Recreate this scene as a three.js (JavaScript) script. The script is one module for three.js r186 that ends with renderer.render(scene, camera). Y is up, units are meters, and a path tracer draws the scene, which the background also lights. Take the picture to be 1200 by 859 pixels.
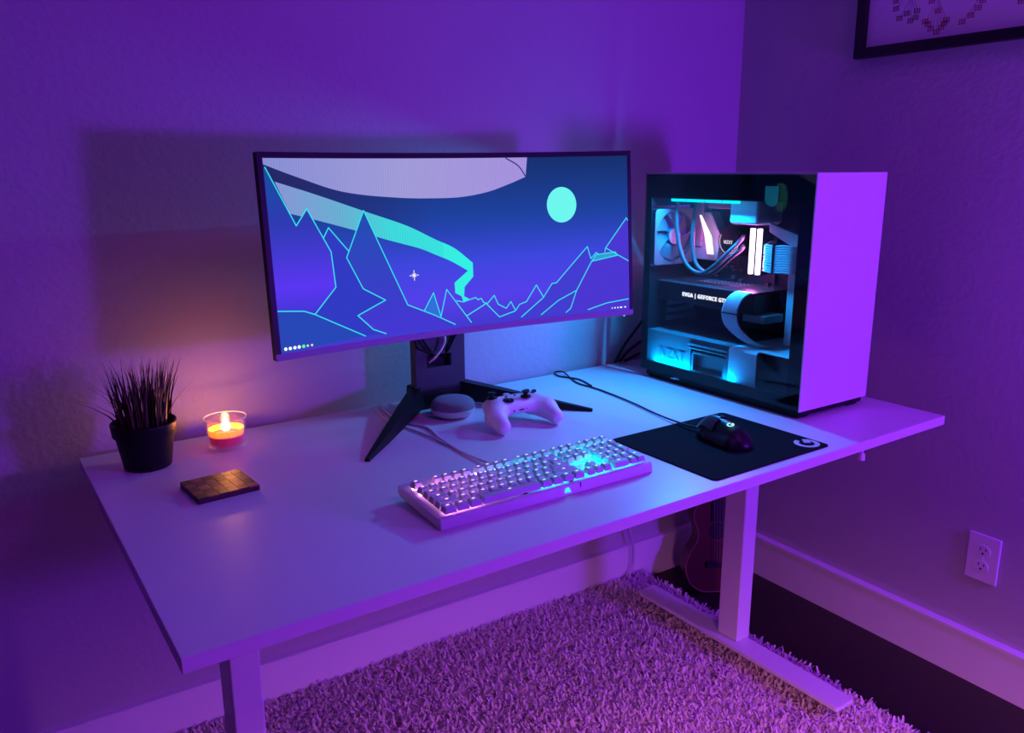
import * as THREE from 'three';
import { RoundedBoxGeometry } from 'three/addons/geometries/RoundedBoxGeometry.js';
import { TextGeometry } from 'three/addons/geometries/TextGeometry.js';
import { FontLoader } from 'three/addons/loaders/FontLoader.js';
import { MarchingCubes } from 'three/addons/objects/MarchingCubes.js';
import { RectAreaLightUniformsLib } from 'three/addons/lights/RectAreaLightUniformsLib.js';
import { mergeGeometries, mergeVertices, toCreasedNormals } from 'three/addons/utils/BufferGeometryUtils.js';

RectAreaLightUniformsLib.init();
const scene = new THREE.Scene();
scene.background = new THREE.Color(0x000000);
const renderer = new THREE.WebGLRenderer({ antialias: true });
renderer.toneMapping = THREE.LinearToneMapping;
renderer.toneMappingExposure = 1.0;
renderer.shadowMap.enabled = true;
renderer.shadowMap.type = THREE.PCFSoftShadowMap;

// ---------------------------------------------------------------- camera
const H = 0.698;                                  // desk top above the floor
const camera = new THREE.PerspectiveCamera(48.28, 1200 / 859, 0.05, 30);
camera.position.set(-0.1521, 0.5281 + H, 1.6779);
camera.rotation.set(-0.2358, -0.6012, -0.0053, 'YXZ');

// ---------------------------------------------------------------- light levels
const VIOLET = new THREE.Color().setRGB(0.215, 0.018, 1.0), VIOLET_CD = 6.4;
const RUG_FILL = new THREE.Color().setRGB(1.0, 0.28, 0.75), RUG_FILL_CD = 1.6;  // pink fill added to brighten the rug and baseboard
const CEILING_FILL = new THREE.Color().setRGB(0.56, 0.035, 0.9), CEILING_FILL_NIT = 8.6;  // added overhead fill, in place of violet bounce from ceiling and walls
const CYAN = new THREE.Color().setRGB(0.0, 0.33, 1.0);
const FLAME = new THREE.Color().setRGB(1.0, 0.31, 0.07), FLAME_CD = 0.05;

// ---------------------------------------------------------------- helpers
let seed = 7;
const rnd = () => { seed = (seed * 1664525 + 1013904223) >>> 0; return seed / 4294967296; };
const rr = (a, b) => a + (b - a) * rnd();
const BR = 0.0238, cB = Math.cos(BR), sB = Math.sin(BR);   // the desk stands 1.4 degrees out of line with the walls
const ZW = -0.042, XR = 1.805;
const taken = {};
function numbered(n) { const k = taken[n] = (taken[n] ?? -1) + 1; return k ? n + '_' + String(k).padStart(3, '0') : n; }
function std(color, roughness = 0.6, extra = {}) {
  const c = Array.isArray(color) ? new THREE.Color().setRGB(...color) : new THREE.Color(color);
  return new THREE.MeshStandardMaterial({ color: c, roughness, metalness: 0, ...extra });
}
function phys(color, roughness, extra) {
  const c = Array.isArray(color) ? new THREE.Color().setRGB(...color) : new THREE.Color(color);
  return new THREE.MeshPhysicalMaterial({ color: c, roughness, ...extra });
}
function glow(rgb, k = 1) {
  return new THREE.MeshStandardMaterial({ color: 0x111111, roughness: 0.5, emissive: new THREE.Color().setRGB(...rgb), emissiveIntensity: k });
}
function clean(g) {
  g = g.index ? g.toNonIndexed() : g;
  const n = new THREE.BufferGeometry();
  n.setAttribute('position', g.attributes.position);
  if (!g.attributes.normal) g.computeVertexNormals();
  n.setAttribute('normal', g.attributes.normal);
  n.setAttribute('uv', g.attributes.uv ?? new THREE.BufferAttribute(new Float32Array(g.attributes.position.count * 2), 2));
  return n;
}
const merge = (list) => mergeGeometries(list.map(clean));
const T = (g, x, y, z) => g.translate(x, y, z);
const box = (x0, x1, y0, y1, z0, z1, r = 0) => {
  const w = x1 - x0, h = y1 - y0, d = z1 - z0;
  const g = r ? new RoundedBoxGeometry(w, h, d, 2, Math.min(r, w / 2.01, h / 2.01, d / 2.01)) : new THREE.BoxGeometry(w, h, d);
  return g.translate((x0 + x1) / 2, (y0 + y1) / 2, (z0 + z1) / 2);
};
const v3 = (a) => new THREE.Vector3(...a);
function tube(pts, r, seg = 48, rad = 8, closed = false) {
  return new THREE.TubeGeometry(new THREE.CatmullRomCurve3(pts.map(v3), closed, 'centripetal'), seg, r, rad, closed);
}
const lathe = (pts, n = 48) => new THREE.LatheGeometry(pts.map((p) => new THREE.Vector2(...p)), n);
function cyl(r0, r1, h, n = 32, open = false) { return new THREE.CylinderGeometry(r0, r1, h, n, 1, open); }
// tapered block: wB x dB at the bottom, wT x dT at the top
function frustum(wB, dB, wT, dT, h, zs = 0) {
  const g = new THREE.BoxGeometry(1, 1, 1), p = g.attributes.position;
  for (let i = 0; i < p.count; i++) {
    const up = p.getY(i) > 0;
    p.setXYZ(i, p.getX(i) * (up ? wT : wB), up ? h : 0, p.getZ(i) * (up ? dT : dB) + (up ? zs : 0));
  }
  g.computeVertexNormals();
  return g;
}
// prism between two convex rings of points
function loftQuads(rings, capped = true) {
  const n = rings[0].length, pos = [];
  const tri = (a, b, c) => pos.push(...a, ...b, ...c);
  for (let k = 0; k + 1 < rings.length; k++) for (let i = 0; i < n; i++) {
    const a = rings[k][i], b = rings[k][(i + 1) % n], c = rings[k + 1][(i + 1) % n], d = rings[k + 1][i];
    tri(a, b, c); tri(a, c, d);
  }
  if (capped) for (const [ring, flip] of [[rings[0], 1], [rings[rings.length - 1], 0]]) for (let i = 1; i + 1 < n; i++) flip ? tri(ring[0], ring[i + 1], ring[i]) : tri(ring[0], ring[i], ring[i + 1]);
  const g = new THREE.BufferGeometry();
  g.setAttribute('position', new THREE.Float32BufferAttribute(pos, 3));
  g.computeVertexNormals();
  return g;
}
function extrude(shape, depth, bevel = 0, seg = 12) {
  return new THREE.ExtrudeGeometry(shape, { depth, curveSegments: seg, bevelEnabled: bevel > 0, bevelThickness: bevel, bevelSize: bevel, bevelSegments: 2 });
}
function poly(pts) { const s = new THREE.Shape(); pts.forEach(([x, y], i) => (i ? s.lineTo(x, y) : s.moveTo(x, y))); s.closePath(); return s; }
function roundRect(w, h, r) {
  const s = new THREE.Shape(), x = -w / 2, y = -h / 2;
  s.moveTo(x + r, y); s.lineTo(x + w - r, y); s.quadraticCurveTo(x + w, y, x + w, y + r); s.lineTo(x + w, y + h - r);
  s.quadraticCurveTo(x + w, y + h, x + w - r, y + h); s.lineTo(x + r, y + h); s.quadraticCurveTo(x, y + h, x, y + h - r);
  s.lineTo(x, y + r); s.quadraticCurveTo(x, y, x + r, y); return s;
}
function mesh(name, geo, mat, parent, label) {
  const m = new THREE.Mesh(Array.isArray(geo) ? merge(geo) : geo, mat);
  m.name = parent ? name : numbered(name);
  m.castShadow = m.receiveShadow = true;
  if (label) m.userData.label = label;
  (parent ?? scene).add(m);
  return m;
}
function tag(o, label, category, group) { o.userData.label = label; o.userData.category = category; if (group) o.userData.group = group; return o; }
function thing(name, label, category, [x, y, z], turn = 0, group) {
  const o = new THREE.Group(); o.name = numbered(name); scene.add(o);
  o.position.set(x, y, z); o.rotation.y = turn;
  return tag(o, label, category, group);
}
function room(o, x = 0, y = 0, z = 0, turn = 0) { o.position.set(x * cB - z * sB, y, x * sB + z * cB); o.rotation.y = turn - BR; return o; }
function structure(name, geo, mat, label, cat) { const m = mesh(name, geo, mat); m.name = name; m.userData = { kind: 'structure', label, category: cat }; return room(m); }
// surface mesh of a signed distance function
function sdfMesh(f, lo, hi, res) {
  const size = Math.max(hi[0] - lo[0], hi[1] - lo[1], hi[2] - lo[2]) * 1.06, c = lo.map((l, i) => (l + hi[i]) / 2);
  const mc = new MarchingCubes(res, new THREE.MeshStandardMaterial(), false, false, 200000), half = res / 2;
  for (let k = 0; k < res; k++) for (let j = 0; j < res; j++) for (let i = 0; i < res; i++)
    mc.field[i + j * res + k * res * res] = -f(c[0] + (i - half) / half * size / 2, c[1] + (j - half) / half * size / 2, c[2] + (k - half) / half * size / 2);
  mc.isolation = 0; mc.update();
  const n = mc.count, g = new THREE.BufferGeometry();
  g.setAttribute('position', new THREE.BufferAttribute(mc.positionArray.slice(0, n * 3), 3));
  g.scale(size / 2, size / 2, size / 2); g.translate(...c);
  const m = mergeVertices(g, 1e-6); m.computeVertexNormals();
  return m;
}
const smin = (a, b, k) => { const h = Math.max(k - Math.abs(a - b), 0) / k; return Math.min(a, b) - h * h * k / 4; };
function capsule(x, y, z, a, b, ra, rb) {
  const bx = b[0] - a[0], by = b[1] - a[1], bz = b[2] - a[2], t = Math.min(1, Math.max(0, ((x - a[0]) * bx + (y - a[1]) * by + (z - a[2]) * bz) / (bx * bx + by * by + bz * bz)));
  return Math.hypot(x - a[0] - t * bx, y - a[1] - t * by, z - a[2] - t * bz) - ra - (rb - ra) * t;
}
const rbox = (x, y, z, c, s, r) => {
  const qx = Math.abs(x - c[0]) - s[0] + r, qy = Math.abs(y - c[1]) - s[1] + r, qz = Math.abs(z - c[2]) - s[2] + r;
  return Math.hypot(Math.max(qx, 0), Math.max(qy, 0), Math.max(qz, 0)) + Math.min(Math.max(qx, qy, qz), 0) - r;
};
// tiling value noise
function noiseTile(n, cells, s0) {
  let s = s0; const r = () => { s = (s * 1664525 + 1013904223) >>> 0; return s / 4294967296; };
  const g = Float32Array.from({ length: cells * cells }, r), out = new Float32Array(n * n);
  for (let y = 0; y < n; y++) for (let x = 0; x < n; x++) {
    const fx = x / n * cells, fy = y / n * cells, ix = fx | 0, iy = fy | 0; let u = fx - ix, v = fy - iy; u = u * u * (3 - 2 * u); v = v * v * (3 - 2 * v);
    const a = g[iy * cells + ix], b = g[iy * cells + (ix + 1) % cells], c = g[((iy + 1) % cells) * cells + ix], d = g[((iy + 1) % cells) * cells + (ix + 1) % cells];
    out[y * n + x] = (a + (b - a) * u) * (1 - v) + (c + (d - c) * u) * v;
  }
  return out;
}
function dataTex(n, fn, srgb = false) {
  const d = new Uint8Array(n * n * 4);
  for (let i = 0; i < n * n; i++) { const c = fn(i % n, (i / n) | 0, i); d[i * 4] = c[0]; d[i * 4 + 1] = c[1]; d[i * 4 + 2] = c[2]; d[i * 4 + 3] = 255; }
  const t = new THREE.DataTexture(d, n, n); t.wrapS = t.wrapT = THREE.RepeatWrapping; t.magFilter = THREE.LinearFilter; t.minFilter = THREE.LinearMipmapLinearFilter; t.generateMipmaps = true;
  if (srgb) t.colorSpace = THREE.SRGBColorSpace; t.needsUpdate = true; return t;
}
function uvMetres(g, axisU, axisV, k = 1) {
  const p = g.attributes.position, uv = new Float32Array(p.count * 2);
  for (let i = 0; i < p.count; i++) { uv[i * 2] = p.getComponent(i, axisU) * k; uv[i * 2 + 1] = p.getComponent(i, axisV) * k; }
  g.setAttribute('uv', new THREE.BufferAttribute(uv, 2)); return g;
}
function canvasTex(w, h, draw) {
  const c = document.createElement('canvas'); c.width = w; c.height = h; draw(c.getContext('2d'), w, h);
  const t = new THREE.CanvasTexture(c); t.colorSpace = THREE.SRGBColorSpace; return t;
}
const bold = await new FontLoader().loadAsync('fonts/droid/droid_sans_bold.typeface.json');
function text(s, size, depth) { const g = new TextGeometry(s, { font: bold, size, depth, curveSegments: 4 }); g.computeBoundingBox(); const b = g.boundingBox; return g.translate(-(b.min.x + b.max.x) / 2, -(b.min.y + b.max.y) / 2, 0); }

// ---------------------------------------------------------------- room shell
const n1 = noiseTile(1024, 96, 11), n2 = noiseTile(1024, 210, 23), n3 = noiseTile(1024, 30, 5);
const peel = dataTex(1024, (x, y, i) => { const v = Math.min(255, Math.max(0, 255 * (0.15 + 0.6 * Math.max(0, n1[i] - 0.25) + 0.3 * n2[i] + 0.1 * n3[i]))); return [v, v, v]; });
const wallMat = std([0.46, 0.45, 0.46], 0.8, { bumpMap: peel, bumpScale: 0.0009 });
const ceilMat = std([0.6, 0.6, 0.6], 0.9);
const X0 = -4.2, Z1 = 6.2, HC = 2.45;
structure('wall_back', uvMetres(box(X0 - 0.1, XR + 0.1, 0, HC, ZW - 0.1, ZW), 0, 1, 1.1), wallMat, 'light grey textured wall behind the desk', 'wall');
structure('wall_right', uvMetres(box(XR, XR + 0.1, 0, HC, ZW, Z1), 2, 1, 1.1), wallMat, 'light grey textured side wall with the outlet and framed print', 'wall');
structure('wall_left', uvMetres(box(X0 - 0.1, X0, 0, HC, ZW, Z1), 2, 1, 1.1), wallMat, 'light grey textured wall opposite the outlet wall', 'wall');
structure('wall_front', uvMetres(box(X0 - 0.1, XR + 0.1, 0, HC, Z1, Z1 + 0.1), 0, 1, 1.1), wallMat, 'light grey textured wall facing the desk', 'wall');
structure('ceiling', box(X0 - 0.1, XR + 0.1, HC, HC + 0.1, ZW - 0.1, Z1 + 0.1), ceilMat, 'plain white ceiling', 'ceiling');
const f1 = noiseTile(512, 8, 3), f2 = noiseTile(512, 64, 9);
const woodTex = dataTex(512, (x, y, i) => { const g = f2[((y % 512) * 512 + ((x * 1) % 512))] * 0.4 + f1[i] * 0.6, v = 0.7 + 0.6 * g; return [34 * v, 20 * v, 17 * v]; }, true);
structure('floor', uvMetres(box(X0 - 0.1, XR + 0.1, -0.1, 0, ZW - 0.1, Z1 + 0.1), 0, 2, 1), std(0xffffff, 0.45, { map: woodTex }), 'dark stained wooden floor', 'floor');
const trimMat = std([0.82, 0.81, 0.82], 0.45);
const BH = 0.1275;
const bbProfile = (t) => poly([[0, 0], [t - 0.004, 0], [t - 0.004, BH - 0.012], [t, BH - 0.009], [t, BH - 0.002], [t - 0.002, BH], [0, BH]]);
{
  const gb = extrude(bbProfile(0.02), XR - X0); gb.rotateY(Math.PI / 2); gb.translate(X0, 0, ZW);      // profile x -> -z
  const pb = gb.attributes.position; for (let i = 0; i < pb.count; i++) pb.setZ(i, 2 * ZW - pb.getZ(i));
  gb.computeVertexNormals();
  structure('baseboard_back', gb, trimMat, 'tall white baseboard under the desk', 'baseboard');
  const gr = extrude(bbProfile(0.02), Z1 - ZW - 0.02); const pr = gr.attributes.position;
  for (let i = 0; i < pr.count; i++) pr.setXYZ(i, XR - pr.getX(i), pr.getY(i), ZW + 0.02 + pr.getZ(i));
  gr.computeVertexNormals();
  structure('baseboard_right', gr, trimMat, 'tall white baseboard below the electrical outlet', 'baseboard');
}

// ---------------------------------------------------------------- lamp outside the frame, with two added unseen fill lights
{
  const lampY = H + 0.29;
  const l = thing('floor_lamp', 'slim floor lamp with a round violet globe by the side wall', 'lamp', [1.6, 0, 1.93]);
  mesh('base', lathe([[0, 0], [0.12, 0], [0.12, 0.012], [0.02, 0.02], [0, 0.02]]), std(0x151515, 0.4), l);
  mesh('pole', T(cyl(0.011, 0.011, lampY - 0.09, 16), 0, (lampY - 0.09) / 2 + 0.01, 0), std(0x151515, 0.4), l);
  mesh('globe', T(new THREE.SphereGeometry(0.095, 32, 24), 0, lampY, 0), glow([0.31, 0.05, 1.0], 3), l, 'glowing violet globe');
  const p = new THREE.PointLight(VIOLET, VIOLET_CD, 0, 2); p.position.set(0, lampY, 0); p.castShadow = true; p.shadow.radius = 4.6; p.shadow.bias = -0.0005; l.add(p);
  const cl = thing('ceiling_fill', 'added square violet fill panel on the ceiling, out of view', 'lamp', [1.15, HC - 0.03, 1.75]);  // unseen panel added to fill the desktop with soft violet from above
  mesh('frame', box(-0.26, 0.26, 0.012, 0.029, -0.26, 0.26, 0.004), std(0xdddddd, 0.5), cl);
  mesh('panel', box(-0.25, 0.25, 0.004, 0.012, -0.25, 0.25), glow([0.40, 0.08, 1.0], 1), cl, 'glowing panel of the added violet fill');
  const ca = new THREE.RectAreaLight(CEILING_FILL, CEILING_FILL_NIT, 0.5, 0.5); ca.position.set(0, 0.001, 0); ca.rotation.x = -Math.PI / 2; cl.add(ca);
  const w = thing('rug_fill_light', 'added unseen pink fill light under a dark dome on the rug', 'lamp', [0.68, 0.045, 1.45]);  // unseen light added to tint the rug and baseboard pink
  const lh = 0.41, dark = std([0.03, 0.03, 0.03], 0.8, { side: THREE.DoubleSide });
  mesh('base', lathe([[0, 0], [0.07, 0], [0.07, 0.012], [0.02, 0.02], [0, 0.02]]), dark, w);
  mesh('stem', tube([[0, 0.01, 0.06], [0, 0.2, 0.1], [0, lh + 0.03, 0.11], [0, lh + 0.1, 0.06], [0, lh + 0.085, 0]], 0.007, 40, 10), dark, w);
  mesh('shade', lathe([[0.012, lh + 0.085], [0.05, lh + 0.075], [0.095, lh + 0.03], [0.115, lh - 0.026], [0.112, lh - 0.026], [0.092, lh + 0.027], [0.048, lh + 0.071], [0, lh + 0.08]]), dark, w, 'added dark dome that keeps the pink fill low');  // dome shaped to hold the added light off the upper walls
  mesh('bulb', T(new THREE.SphereGeometry(0.03, 24, 16), 0, lh, 0), glow([1.0, 0.42, 0.45], 2), w, 'glowing pink bulb of the added fill');
  const q = new THREE.PointLight(RUG_FILL, RUG_FILL_CD, 0, 2); q.position.set(0, lh, 0); q.castShadow = true; q.shadow.radius = 1.4; w.add(q);
}

// ---------------------------------------------------------------- desk
const white = std([0.78, 0.77, 0.78], 0.38);
const deskTopMat = std([0.72, 0.71, 0.72], 0.36);
const blackGlide = std([0.02, 0.02, 0.02], 0.7);
const steelWhite = std([0.74, 0.73, 0.74], 0.42);
{
  const d = thing('desk', 'white rectangular desk with T-shaped steel legs', 'desk', [0.8, 0, 0.4]);
  mesh('tabletop', box(-0.8, 0.8, H - 0.0203, H, -0.4, 0.4, 0.0016), deskTopMat, d);
  for (const [x, zc] of [[0.1318, 0.52], [1.3598, 0.46]]) {
    const lg = mesh('leg', box(x - 0.0236 - 0.8, x + 0.0236 - 0.8, 0.078, H - 0.0203, zc - 0.4 - 0.0315, zc - 0.4 + 0.0315, 0.004), steelWhite, d);
    const s = extrude(roundRect(0.061, 0.628, 0.006), 0.008, 0.0012); s.rotateX(-Math.PI / 2); s.translate(x - 0.8 - (x > 1 ? 0.015 : 0), 0.0692, 0.475 - 0.4);
    mesh('foot', s, steelWhite, lg);
    for (const z of [-0.16, 0.31]) mesh('glide', box(x - 0.82, x - 0.785, 0.05, 0.0695, z - 0.04, z + 0.04), blackGlide, lg);
    mesh('bracket', box(x - 0.83, x - 0.77, H - 0.0403, H - 0.0205, -0.32, 0.32, 0.002), steelWhite, d);
  }
  mesh('crossbar', box(0.16 - 0.8, 1.33 - 0.8, H - 0.075, H - 0.0403, 0.02, 0.06, 0.002), steelWhite, d);
  const k = cyl(0.006, 0.0075, 0.014, 20); mesh('hook', [T(k, 1.334 - 0.8, H - 0.046, 0.375), T(cyl(0.003, 0.003, 0.02, 12), 1.334 - 0.8, H - 0.0305, 0.375)], white, d, 'small white hook under the edge');
}

// ---------------------------------------------------------------- rug
{
  const g = thing('shag_rug', 'cream shaggy rug under the desk', 'rug', [0, 0, 0], -BR);
  const rx0 = -0.25, rx1 = 1.47, rz0 = -0.015, rz1 = 1.55;
  mesh('backing', box(rx0, rx1, 0.001, 0.016, rz0, rz1), std([0.8, 0.66, 0.7], 0.95), g);
  const pos = [], idx = [], seg = 4;
  const add = (ang) => { const o = pos.length / 3; for (let k = 0; k <= seg; k++) { const t = k / seg, w = 0.0033 * (1 - 0.5 * t * t), x = 0.019 * t * t, y = 0.034 * (t - 0.36 * t * t); for (const s of [-1, 1]) { const a = s * w; pos.push(x * Math.cos(ang) - a * Math.sin(ang) * 1, y, x * Math.sin(ang) + a * Math.cos(ang)); } if (k < seg) { const b = o + k * 2; idx.push(b, b + 1, b + 2, b + 1, b + 3, b + 2); } } };
  add(0); add(2.1); add(4.2);
  const tg = new THREE.BufferGeometry(); tg.setAttribute('position', new THREE.Float32BufferAttribute(pos, 3)); tg.setIndex(idx); tg.computeVertexNormals();
  const step = 0.0064, nx = Math.floor((rx1 - rx0) / step), nz = Math.floor((rz1 - rz0) / step), N = nx * nz;
  const im = new THREE.InstancedMesh(tg, phys([0.95, 0.84, 0.8], 0.95, { side: THREE.DoubleSide, transmission: 0.35, thickness: 0 }), N); im.name = 'pile'; im.userData.kind = 'stuff'; im.castShadow = im.receiveShadow = true;
  const m4 = new THREE.Matrix4(), q = new THREE.Quaternion(), e = new THREE.Euler(), col = new THREE.Color(); let i = 0;
  const drift = noiseTile(128, 16, 77);
  for (let a = 0; a < nx; a++) for (let b = 0; b < nz; b++) {
    const x = rx0 + (a + rnd()) * step, z = rz0 + (b + rnd()) * step, dr = drift[((b * 0.6 | 0) % 128) * 128 + ((a * 0.6 | 0) % 128)];
    e.set(rr(-0.8, 0.8), dr * 9 + rr(-2.2, 2.2), rr(-0.8, 0.8)); q.setFromEuler(e);
    const s = rr(0.75, 1.2); m4.compose(new THREE.Vector3(x, 0.012, z), q, new THREE.Vector3(s, s * (0.85 + 0.3 * dr), s)); im.setMatrixAt(i, m4);
    const c = rr(0.75, 1.05); im.setColorAt(i, col.setRGB(c, c, c)); i++;
  }
  g.add(im);
}

// ---------------------------------------------------------------- outlet and framed print on the side wall
{
  const o = thing('wall_outlet', 'white double electrical outlet on the side wall', 'outlet', [0, 0, 0]);
  room(o, XR, H - 0.377, 0.795, -Math.PI / 2);       // local x -> +z of the room reversed, local z -> out of the wall
  const plate = mesh('plate', box(-0.0375, 0.0375, -0.059, 0.059, 0, 0.0065, 0.003), std([0.74, 0.72, 0.74], 0.4), o);
  const dark = std(0x080608, 0.8);
  for (const s of [1, -1]) {
    const sh = new THREE.Shape(); sh.absarc(0, 0, 0.0165, 0, Math.PI * 2); const r = extrude(sh, 0.002, 0.0006, 20); r.scale(1, 0.86, 1);
    const rc = mesh('receptacle', T(r, 0, s * 0.0195, 0.0055), std([0.72, 0.7, 0.72], 0.4), o);
    for (const [x, y, w, h] of [[-0.0062, 0.004, 0.0022, 0.0082], [0.0062, 0.004, 0.0022, 0.0068]]) mesh('slot', box(x - w / 2, x + w / 2, s * 0.0195 + y - h / 2, s * 0.0195 + y + h / 2, 0.0068, 0.0083), dark, rc);
    mesh('slot', T(cyl(0.0026, 0.0026, 0.0016, 16).rotateX(Math.PI / 2), 0, s * 0.0195 - 0.0068, 0.0075), dark, rc);
  }
  mesh('screw', T(cyl(0.003, 0.003, 0.0015, 16).rotateX(Math.PI / 2), 0, 0, 0.0072), steelWhite, plate);
}
{
  const z0 = 0.337, z1 = 1.02, y0 = H + 0.792, y1 = y0 + 0.5, zc = (z0 + z1) / 2, w = z1 - z0, h = y1 - y0, b = 0.024;
  const o = thing('framed_print', 'black framed print hanging on the side wall', 'picture', [0, 0, 0]);
  room(o, XR, y0, zc, -Math.PI / 2);                  // local +x runs to the corner... seen from the room it reads left to right
  const fr = std(0x060507, 0.4), W2 = w / 2;
  mesh('frame', [box(-W2, W2, 0, b, 0.001, 0.024, 0.002), box(-W2, W2, h - b, h, 0.001, 0.024, 0.002), box(-W2, -W2 + b, b, h - b, 0.001, 0.024, 0.002), box(W2 - b, W2, b, h - b, 0.001, 0.024, 0.002)], fr, o);
  const dots = [[0.913, 0.431, 0], [0.896, 0.433, 0], [0.873, 0.444, 0], [0.881, 0.462, 0], [0.864, 0.473, 0], [0.883, 0.487, 0], [0.869, 0.485, 0], [0.899, 0.521, 1], [0.876, 0.538, 2], [0.857, 0.51, 1], [0.85, 0.517, 1], [0.839, 0.525, 1], [0.83, 0.54, 1], [0.839, 0.55, 1], [0.853, 0.56, 1], [0.846, 0.556, 1], [0.844, 0.597, 1], [0.855, 0.615, 1], [0.868, 0.63, 1], [0.882, 0.638, 1], [0.90, 0.655, 1], [0.93, 0.67, 0], [0.868, 0.72, 0], [0.86, 0.76, 2], [0.88, 0.8, 1], [0.93, 0.5, 2], [0.95, 0.56, 1], [0.96, 0.62, 0]];
  const print = canvasTex(1024, 768, (c, cw, ch) => {
    c.fillStyle = '#d9d4dc'; c.fillRect(0, 0, cw, ch);
    const px = (z) => (z - z0 - b) / (w - 2 * b) * cw, py = (y) => ch - (y + H - y0 - b) / (h - 2 * b) * ch;
    c.strokeStyle = '#6d5f70'; c.lineWidth = 1.5;
    for (const [y, z] of dots) { c.beginPath(); c.moveTo(px(z), py(y)); c.lineTo(px(z < 0.5 ? 0.47 : z < 0.58 ? 0.537 : 0.63), py(y + 0.045)); c.stroke(); }
    for (const [y, z, k] of dots) {
      c.save(); c.translate(px(z), py(y)); c.fillStyle = ['#4b4630', '#8c2a4a', '#b3263e'][k];
      for (let r = 0; r < 3; r++) for (let q = 0; q < 3; q++) c.fillRect(-14 + q * 9, -10 + r * 7, 7, 4.6);
      c.restore();
    }
  });
  mesh('print', T(new THREE.PlaneGeometry(w - 2 * b, h - 2 * b), 0, h / 2, 0.008), std(0xffffff, 0.8, { map: print }), o, 'pale paper with small clusters of red and olive marks');
  mesh('backboard', box(-W2 + 0.01, W2 - 0.01, 0.01, h - 0.01, 0.001, 0.006), fr, o);
}

let tower, keyboard, speaker;
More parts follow.
